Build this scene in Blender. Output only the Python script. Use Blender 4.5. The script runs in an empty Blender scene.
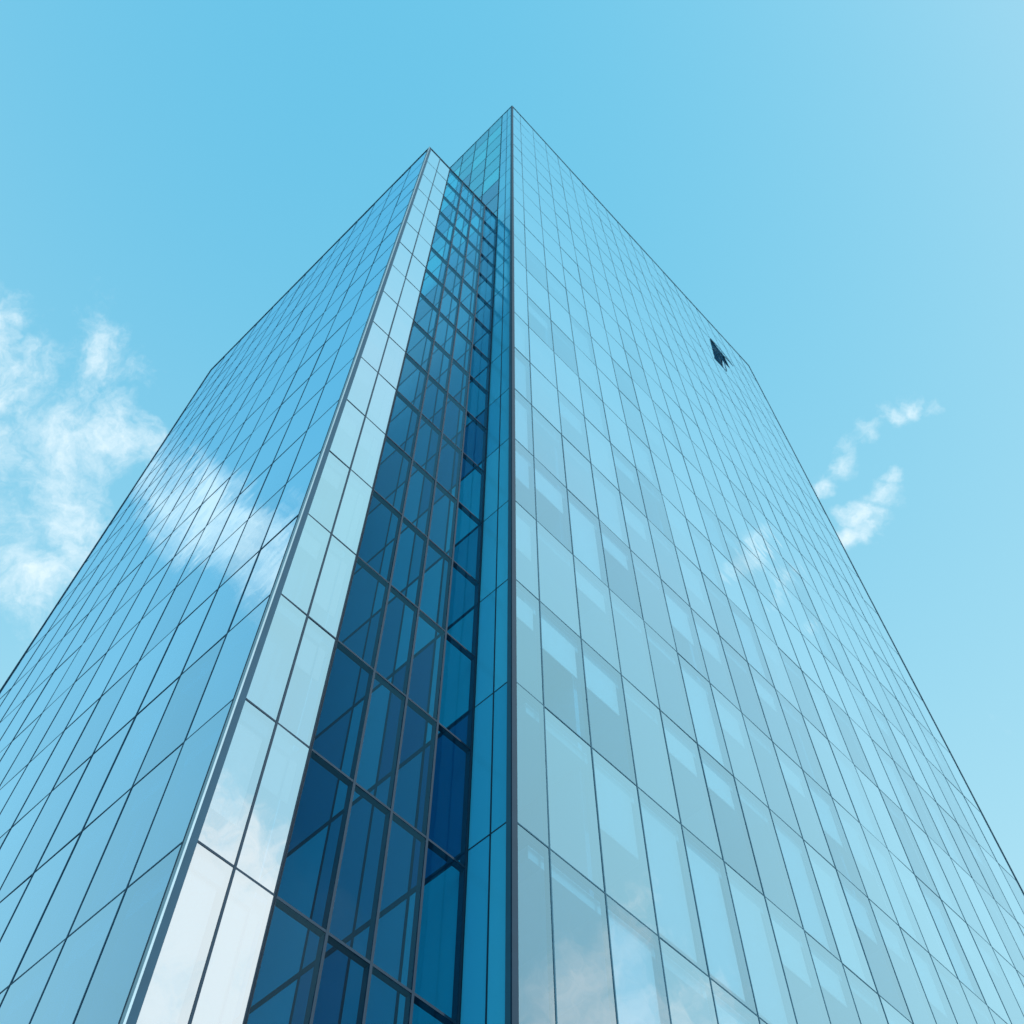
import bpy, math, random
from mathutils import Vector
random.seed(7)
scene=bpy.context.scene
scene.view_settings.view_transform='Standard'
scene.view_settings.look='None'
scene.view_settings.exposure=0
TH=math.radians(62.8)
CZ=1.6
# ---------------------------------------------------------------- materials
def newmat(name):
    m=bpy.data.materials.new(name); m.use_nodes=True
    nt=m.node_tree; nt.nodes.clear()
    out=nt.nodes.new('ShaderNodeOutputMaterial')
    return m,nt,out
def glass(name,trans,refl,base,rough=0.0,gain=1.0,wave=0.006,rv=.12):
    m,nt,out=newmat(name); N=nt.nodes.new; L=nt.links.new
    tc=N('ShaderNodeTexCoord')
    no=N('ShaderNodeTexNoise'); no.inputs['Scale'].default_value=0.9; no.inputs['Detail'].default_value=1.5
    L(tc.outputs['Object'],no.inputs['Vector'])
    bp=N('ShaderNodeBump'); bp.inputs['Strength'].default_value=1.0; bp.inputs['Distance'].default_value=wave
    L(no.outputs['Fac'],bp.inputs['Height'])
    at=N('ShaderNodeAttribute'); at.attribute_name='rnd'
    lw=N('ShaderNodeLayerWeight'); lw.inputs['Blend'].default_value=0.5
    pw=N('ShaderNodeMath'); pw.operation='POWER'; pw.inputs[1].default_value=4.0
    L(lw.outputs['Facing'],pw.inputs[0])
    m1=N('ShaderNodeMath'); m1.operation='MULTIPLY_ADD'; m1.inputs[1].default_value=rv; m1.inputs[2].default_value=base
    L(at.outputs['Fac'],m1.inputs[0])
    m2=N('ShaderNodeMath'); m2.operation='MULTIPLY_ADD'; m2.inputs[1].default_value=gain; m2.use_clamp=True
    L(pw.outputs[0],m2.inputs[0]); L(m1.outputs[0],m2.inputs[2])
    tr=N('ShaderNodeBsdfTransparent'); tr.inputs['Color'].default_value=(*trans,1)
    gl=N('ShaderNodeBsdfGlossy'); gl.inputs['Color'].default_value=(*refl,1); gl.inputs['Roughness'].default_value=rough
    L(bp.outputs[0],gl.inputs['Normal'])
    mx=N('ShaderNodeMixShader'); L(m2.outputs[0],mx.inputs[0]); L(tr.outputs[0],mx.inputs[1]); L(gl.outputs[0],mx.inputs[2])
    L(mx.outputs[0],out.inputs['Surface'])
    return m
def princ(name,col,rough=0.6,metal=0.0,var=0.15,scale=3.0,rndmix=None,spec=.5):
    m,nt,out=newmat(name); N=nt.nodes.new; L=nt.links.new
    p=N('ShaderNodeBsdfPrincipled'); p.inputs['Roughness'].default_value=rough; p.inputs['Metallic'].default_value=metal
    p.inputs['Specular IOR Level'].default_value=spec
    tc=N('ShaderNodeTexCoord'); no=N('ShaderNodeTexNoise'); no.inputs['Scale'].default_value=scale; no.inputs['Detail'].default_value=5
    L(tc.outputs['Object'],no.inputs['Vector'])
    cr=N('ShaderNodeMixRGB'); cr.inputs[1].default_value=(*[c*(1-var) for c in col],1); cr.inputs[2].default_value=(*[min(1,c*(1+var)) for c in col],1)
    L(no.outputs['Fac'],cr.inputs[0])
    last=cr.outputs[0]
    if rndmix:
        at=N('ShaderNodeAttribute'); at.attribute_name='rnd'
        mm=N('ShaderNodeMixRGB'); mm.inputs[2].default_value=(*rndmix,1)
        L(at.outputs['Fac'],mm.inputs[0]); L(last,mm.inputs[1]); last=mm.outputs[0]
    L(last,p.inputs['Base Color'])
    L(p.outputs[0],out.inputs['Surface'])
    return m
M_glassR=glass('facade_glass_pale',(.62,.87,.98),(.84,.96,1.0),0.42,rv=.20)
M_glassL=glass('facade_glass_blue',(.15,.68,.95),(.62,.84,.96),0.44)
M_glassS=glass('facade_glass_bright',(.80,.9,.98),(.98,.99,1),0.72,rv=.06)
M_glassD=glass('atrium_glass_clear',(.62,.90,.98),(.35,.80,1.0),0.01,gain=.5,rv=.03)
M_flank=princ('blue_spandrel_glass',(.05,.74,.97),.2,var=.08,scale=.4,rndmix=(.004,.16,.38),spec=.3)
M_strip=princ('bright_blue_spandrel',(.07,.64,.94),.1,var=.06,scale=.4,rndmix=(.03,.46,.78),spec=.5)
M_frame=princ('dark_anodised_frame',(.006,.038,.075),.6,.0,spec=.2)
M_frameL=princ('blue_anodised_frame',(.015,.085,.15),.6,.0,spec=.2)
M_frameR=princ('grey_blue_frame',(.03,.13,.20),.6,.0,spec=.2)
M_edge=princ('pale_aluminium',(.25,.38,.45),.5,.3)
M_slab=princ('ceiling_panel',(.36,.60,.72),.8,var=.1,rndmix=(.20,.44,.58))
M_blind=princ('roller_blind',(.74,.84,.88),.85,var=.05,rndmix=(.48,.66,.76))
M_back=princ('interior_wall',(.10,.42,.62),.8,var=.2,rndmix=(.05,.28,.48))
M_deep=princ('atrium_wall_panel',(.06,.52,.78),.6,var=.2,rndmix=(.04,.40,.62),spec=.2)
M_roof=princ('roof_membrane',(.25,.27,.28),.9)
# ---------------------------------------------------------------- mesh builder
class MB:
    def __init__(s): s.v=[];s.f=[];s.r=[]
    def quad(s,a,b,c,d,r=None):
        i=len(s.v); s.v+= [a,b,c,d]; s.f.append((i,i+1,i+2,i+3)); s.r.append(random.random() if r is None else r)
    def box(s,o,ax,ay,az,r=None):
        if r is None: r=random.random()
        if ax.cross(ay).dot(az)<0: ax,ay=ay,ax
        p=[o,o+ax,o+ax+ay,o+ay,o+az,o+ax+az,o+ax+ay+az,o+ay+az]
        i=len(s.v); s.v+=p
        for q in ((0,3,2,1),(4,5,6,7),(0,1,5,4),(1,2,6,5),(2,3,7,6),(3,0,4,7)):
            s.f.append(tuple(i+k for k in q)); s.r.append(r)
    def obj(s,name,mat,parent):
        me=bpy.data.meshes.new(name); me.from_pydata([tuple(v) for v in s.v],[],s.f)
        at=me.attributes.new('rnd','FLOAT','FACE'); at.data.foreach_set('value',s.r)
        me.materials.append(mat); me.update()
        o=bpy.data.objects.new(name,me); scene.collection.objects.link(o); o.parent=parent
        return o
Z=Vector((0,0,1))
r=Vector((.691,.723,0)).normalized(); l=Vector((-r.y,r.x,0))
C=Vector((0,13.47,0)); b0=1.036; t=4.93
D=C+l*b0; A=D-r*t
tower=bpy.data.objects.new('glass_office_tower',None); scene.collection.objects.link(tower)
def facade(tag,o,u,n,cols,rows,mat,fw=.05,jit=.006,interior=True,depth=3.0,skip=(),blind=.6,hfw=None,slabm=None,backm=None,u0=0.0,u1=None,proud=.006,fmat=None):
    hfw=hfw or fw
    flip=u.cross(Z).dot(n)<0
    gp,fr,sl,bl,bk=MB(),MB(),MB(),MB(),MB()
    u1=cols[-1] if u1 is None else u1
    P=lambda s,z,d=0: o+u*s+Z*z-n*d
    for i in range(len(cols)-1):
        for j in range(len(rows)-1):
            s0,s1,z0,z1=cols[i],cols[i+1],rows[j],rows[j+1]
            if (i,j) not in skip:
                k=[random.uniform(-jit,jit)*.5 for _ in range(3)]
                q=[P(s0,z0,k[0]),P(s1,z0,k[1]),P(s1,z1,k[1]+k[2]),P(s0,z1,k[0]+k[2])]
                if flip: q.reverse()
                gp.quad(*q)
            if interior and (i,j) not in skip and random.random()<blind:
                dr=random.choice([.25,.25,.35,.5,.75,.95,.95])*(z1-z0-.5)
                bl.box(P(s0+.07,z1-.3-dr,.16),u*(s1-s0-.14),Z*dr,-n*.02)
    for j,z in enumerate(rows):
        fr.box(P(cols[0],z-hfw/2,-proud),u*(cols[-1]-cols[0]),Z*hfw,-n*.12)
    for i,s in enumerate(cols):
        fr.box(P(s-fw/2,rows[0],-proud-.003),u*fw,Z*(rows[-1]-rows[0]),-n*.13)
    if interior:
        for j,z in enumerate(rows):
            for i in range(len(cols)-1):
                a=max(cols[i],u0); b=min(cols[i+1],u1)
                if b<=a: continue
                sl.box(P(a,z-.32,.2),u*(b-a),Z*.3,-n*(depth-.2))
        for i in range(len(cols)-1):
            for j in range(len(rows)-1):
                a=max(cols[i],u0); b=min(cols[i+1],u1)
                if b<=a: continue
                bk.quad(P(a,rows[j],depth),P(b,rows[j],depth),P(b,rows[j+1],depth),P(a,rows[j+1],depth))
                if i%4==2 and depth>1 and random.random()<.7:
                    bk.box(P(a,rows[j],.35),u*.12,Z*(rows[j+1]-rows[j]-.33),-n*(depth-.4))
        sl.obj(tag+'_floor_slabs',slabm or M_slab,tower); bk.obj(tag+'_interior_walls',backm or M_back,tower)
        if bl.f: bl.obj(tag+'_blinds',M_blind,tower)
    gp.obj(tag+'_glass_panes',mat,tower); fr.obj(tag+'_mullions',fmat or M_frame,tower)
rowsR=[CZ+15.03+4*k for k in range(-4,21)]; rowsR[0]=0.02
rowsL=[CZ+60.8-3.08*k for k in range(20)][::-1]; rowsL=[0.02]+rowsL
colsR=[0,.92]+[.92+1.424*k for k in range(1,21)]
WR=colsR[-1]
HR=rowsR[-1]; HL=rowsL[-1]
skipR={(16,21)}
facade('right_wing_front',C,r,-l,colsR,rowsR,M_glassR,fw=.030,skip=skipR,u0=.6,fmat=M_frameR)
facade('right_wing_side_strip',C,l,-r,[0,.5,b0],rowsR,M_strip,fw=.03,interior=False,jit=.002)
colsI=[b0+.02+1.42*k for k in range(14)]
facade('right_wing_flank',C,l,-r,colsI,rowsR,M_flank,fw=.07,hfw=.15,interior=False,jit=.002)
colsL=[1.32*k for k in range(14)]
facade('left_wing_front',A,l,-r,colsL,rowsL,M_glassL,fw=.028,hfw=.03,depth=1.2,blind=.08,u0=.1,backm=M_back,fmat=M_frameL)
WL=colsL[-1]
facade('left_wing_return',A,r,-l,[0,.75,1.45],rowsL,M_glassS,fw=.04,depth=.5,blind=.9,u0=.2)
facade('atrium_screen',A,r,-l,[1.45,2.38,3.2,4.0,t-.03],rowsL,M_glassD,fw=.05,hfw=.05,interior=False)
w=MB()
w.box(A+r*1.25+l*.55,l*(WL-.6),r*.1,Z*HL); w.obj('atrium_inner_wall',M_deep,tower)
w=MB()
w.box(A+l*(WL+.03)+r*.05,r*(t-.1),l*.2,Z*HL)
w.box(C+r*WR+l*.05,l*20.9,r*.25,Z*HR)
w.box(C+l*21,r*WR,l*.25,Z*HR)
w.obj('rear_walls',M_back,tower)
w=MB()
w.box(C+r*.1+l*.1+Z*(HR+.03),r*(WR-.2),l*20.8,Z*.3)
w.box(A+r*.1+l*.1+Z*(HL+.03),r*1.3,l*(WL-.2),Z*.3)
w.obj('roof',M_roof,tower)
w=MB()
w.box(C-r*.03-l*.03+Z*(HR+.025),r*(WR+.06),l*.16,Z*.10)
w.box(C-r*.03+l*.135+Z*(HR+.025),l*20.7,r*.16,Z*.10)
w.box(A-r*.03-l*.03+Z*(HL+.025),r*(t-.05),l*.14,Z*.10)
w.box(A-r*.03+l*.115+Z*(HL+.025),l*(WL-.1),r*.14,Z*.10)
w.obj('parapet_coping',M_frame,tower)
w=MB()
w.box(A-r*.035-l*.035,r*.03,l*.08,Z*HL)
w.obj('corner_trim',M_edge,tower)
w=MB()
w.box(C-r*.02-l*.02,r*.03,l*.03,Z*HR)
w.box(A+l*WL-r*.03,r*.05,l*.05,Z*HL)
w.box(C+r*WR-l*.03,r*.05,l*.05,Z*HR)
w.obj('corner_posts',M_frame,tower)
def openpane(name,s0,s1,z0,z1,ang):
    n=-l; g,f=MB(),MB()
    a=C+r*s0+Z*z1+n*.03; h=z1-z0
    ud=r*(s1-s0); vd=(-Z*math.cos(ang)+n*math.sin(ang))*h
    g.quad(a,a+vd,a+ud+vd,a+ud)
    nn=ud.cross(vd).normalized()*.04
    uu=ud.normalized()*.05; vv=vd.normalized()*.05
    f.box(a-nn/2,ud,vv,nn); f.box(a+vd-vv-nn/2,ud,vv,nn); f.box(a+vv-nn/2,uu,vd-2*vv,nn); f.box(a+ud-uu+vv-nn/2,uu,vd-2*vv,nn)
    g.obj(name+'_pane',M_glassS,tower); f.obj(name+'_frame',M_frameL,tower)
openpane('open_window',colsR[16],colsR[17],rowsR[21],rowsR[22],math.radians(4.0))
# ---------------------------------------------------------------- ground
m,nt,out=newmat('plaza_paving'); N=nt.nodes.new; L=nt.links.new
p=N('ShaderNodeBsdfPrincipled'); p.inputs['Roughness'].default_value=.85
tc=N('ShaderNodeTexCoord'); bk=N('ShaderNodeTexBrick'); bk.inputs['Scale'].default_value=1.0
bk.inputs['Color1'].default_value=(.26,.25,.24,1); bk.inputs['Color2'].default_value=(.32,.31,.30,1); bk.inputs['Mortar'].default_value=(.12,.12,.12,1)
bk.inputs['Mortar Size'].default_value=.01
L(tc.outputs['Object'],bk.inputs['Vector']); L(bk.outputs['Color'],p.inputs['Base Color']); L(p.outputs[0],out.inputs['Surface'])
g=MB(); S=2500
g.quad(Vector((-S,-S,0)),Vector((S,-S,0)),Vector((S,S,0)),Vector((-S,S,0))); go=g.obj('ground',m,None)
# ---------------------------------------------------------------- sky
SAZ=math.radians(118); SEL=math.radians(34)
world=bpy.data.worlds.new('World'); scene.world=world; world.use_nodes=True
nt=world.node_tree; nt.nodes.clear(); N=nt.nodes.new; L=nt.links.new
def mth(op,a,b=None,clamp=False):
    n=N('ShaderNodeMath'); n.operation=op; n.use_clamp=clamp
    for i,x in enumerate((a,b)):
        if x is None: continue
        if isinstance(x,(int,float)): n.inputs[i].default_value=x
        else: L(x,n.inputs[i])
    return n.outputs[0]
out=N('ShaderNodeOutputWorld'); bg=N('ShaderNodeBackground'); bg.inputs['Strength'].default_value=.15
sky=N('ShaderNodeTexSky'); sky.sky_type='NISHITA'; sky.sun_disc=False; sky.sun_elevation=SEL; sky.sun_rotation=SAZ
sky.air_density=1.3; sky.dust_density=1.0; sky.ozone_density=1.0
# film-like colour response of the sky (per channel)
sp=N('ShaderNodeSeparateColor'); L(sky.outputs[0],sp.inputs[0])
cb=N('ShaderNodeCombineColor')
chn=[]
for i,(pw_,k) in enumerate(((1.6,.90),(.42,3.10),(.18,4.6))):
    chn.append(mth('MULTIPLY',mth('POWER',sp.outputs[i],pw_),k))
chn[0]=mth('MINIMUM',chn[0],2.3)
chn[1]=mth('MINIMUM',chn[1],5.0)
for i in range(3): L(chn[i],cb.inputs[i])
tc=N('ShaderNodeTexCoord')
sx=N('ShaderNodeSeparateXYZ'); L(tc.outputs['Generated'],sx.inputs[0])
hz=N('ShaderNodeMapRange'); hz.inputs[1].default_value=1.0; hz.inputs[2].default_value=.5; hz.inputs[3].default_value=.08; hz.inputs[4].default_value=.95
L(sx.outputs['Z'],hz.inputs[0])
haze=N('ShaderNodeMixRGB'); L(hz.outputs[0],haze.inputs[0]); L(cb.outputs[0],haze.inputs[1]); haze.inputs[2].default_value=(3.4,5.45,6.25,1)
# clouds
wn=N('ShaderNodeTexNoise'); wn.inputs['Scale'].default_value=9; wn.inputs['Detail'].default_value=6; wn.inputs['Roughness'].default_value=.6
L(tc.outputs['Generated'],wn.inputs['Vector'])
ws=N('ShaderNodeVectorMath'); ws.operation='SUBTRACT'; L(wn.outputs['Color'],ws.inputs[0]); ws.inputs[1].default_value=(.5,.5,.5)
wm=N('ShaderNodeVectorMath'); wm.operation='SCALE'; L(ws.outputs[0],wm.inputs[0]); wm.inputs['Scale'].default_value=.085
wa=N('ShaderNodeVectorMath'); wa.operation='ADD'; L(tc.outputs['Generated'],wa.inputs[0]); L(wm.outputs[0],wa.inputs[1])
WV=wa.outputs[0]
no=N('ShaderNodeTexNoise'); no.inputs['Scale'].default_value=15; no.inputs['Detail'].default_value=12; no.inputs['Roughness'].default_value=.68; no.inputs['Distortion'].default_value=.2
L(WV,no.inputs['Vector'])
def blob(c,rad,amp):
    c=Vector(c).normalized()
    d=N('ShaderNodeVectorMath'); d.operation='DISTANCE'; L(WV,d.inputs[0]); d.inputs[1].default_value=c
    mr=N('ShaderNodeMapRange'); mr.interpolation_type='SMOOTHSTEP'; mr.inputs[1].default_value=rad*1.5; mr.inputs[2].default_value=0; mr.inputs[3].default_value=0; mr.inputs[4].default_value=amp
    L(d.outputs['Value'],mr.inputs[0]); return mr.outputs[0]
def pix(x,y):
    u=512-y; x=x-512
    return Vector((x,1170*math.cos(TH)-u*math.sin(TH),1170*math.sin(TH)+u*math.cos(TH)))
def refl(x,y,n):
    d=pix(x,y); return d-2*d.dot(n)*n
blobs=[(pix(-10,430),.09,.44),(pix(40,450),.12,.44),(pix(95,375),.05,.38),(pix(150,378),.03,.38),(pix(70,510),.09,.42),(pix(120,440),.06,.38),(pix(30,560),.08,.38),
       (pix(835,474),.017,.40),(pix(850,454),.017,.42),(pix(868,438),.018,.43),(pix(888,424),.018,.43),(pix(908,417),.016,.41),(pix(932,418),.013,.40),
       (pix(863,530),.017,.42),(pix(868,506),.020,.45),(pix(880,486),.019,.43),(pix(890,466),.014,.41)]
for x,y,ra,am in ((145,475,.05,.48),(180,495,.055,.54),(215,520,.06,.58),(250,545,.06,.58),(285,575,.055,.54)):
    blobs.append((refl(x,y,-r),ra,am))
for x,y,ra,am in ((200,900,.11,.64),(235,970,.12,.72),(150,1000,.09,.6),(215,820,.07,.42),(595,1010,.09,.46),(690,1015,.06,.38),(760,555,.035,.28),(790,590,.03,.30),(820,620,.03,.30)):
    blobs.append((refl(x,y,-l),ra,am))
acc=None
for c,ra,am in blobs:
    o_=blob(c,ra,am); acc=o_ if acc is None else mth('MAXIMUM',acc,o_)
v=mth('ADD',no.outputs['Fac'],acc)
mr=N('ShaderNodeMapRange'); mr.interpolation_type='SMOOTHSTEP'; mr.inputs[1].default_value=.68; mr.inputs[2].default_value=1.12; mr.inputs[3].default_value=0; mr.inputs[4].default_value=.95
L(v,mr.inputs[0])
mx=N('ShaderNodeMixRGB'); L(mr.outputs[0],mx.inputs[0]); L(haze.outputs[0],mx.inputs[1]); mx.inputs[2].default_value=(6.4,7.2,7.5,1)
L(mx.outputs[0],bg.inputs['Color']); L(bg.outputs[0],out.inputs['Surface'])
# ---------------------------------------------------------------- sun
sd=bpy.data.lights.new('sun','SUN'); sd.energy=2.2; sd.angle=math.radians(.5); sd.color=(1,.97,.92)
so=bpy.data.objects.new('sun',sd); scene.collection.objects.link(so)
sv=Vector((math.sin(SAZ)*math.cos(SEL),math.cos(SAZ)*math.cos(SEL),math.sin(SEL)))
so.rotation_euler=sv.to_track_quat('Z','Y').to_euler(); so.location=sv*300
# ---------------------------------------------------------------- camera
cd=bpy.data.cameras.new('camera'); cd.sensor_width=36; cd.lens=36*1170/1024; cd.clip_end=6000
cd.dof.use_dof=True; cd.dof.focus_distance=18; cd.dof.aperture_fstop=2.4
co=bpy.data.objects.new('camera',cd); scene.collection.objects.link(co)
co.location=(0,0,CZ); co.rotation_euler=(math.pi/2+TH,0,0)
scene.camera=co
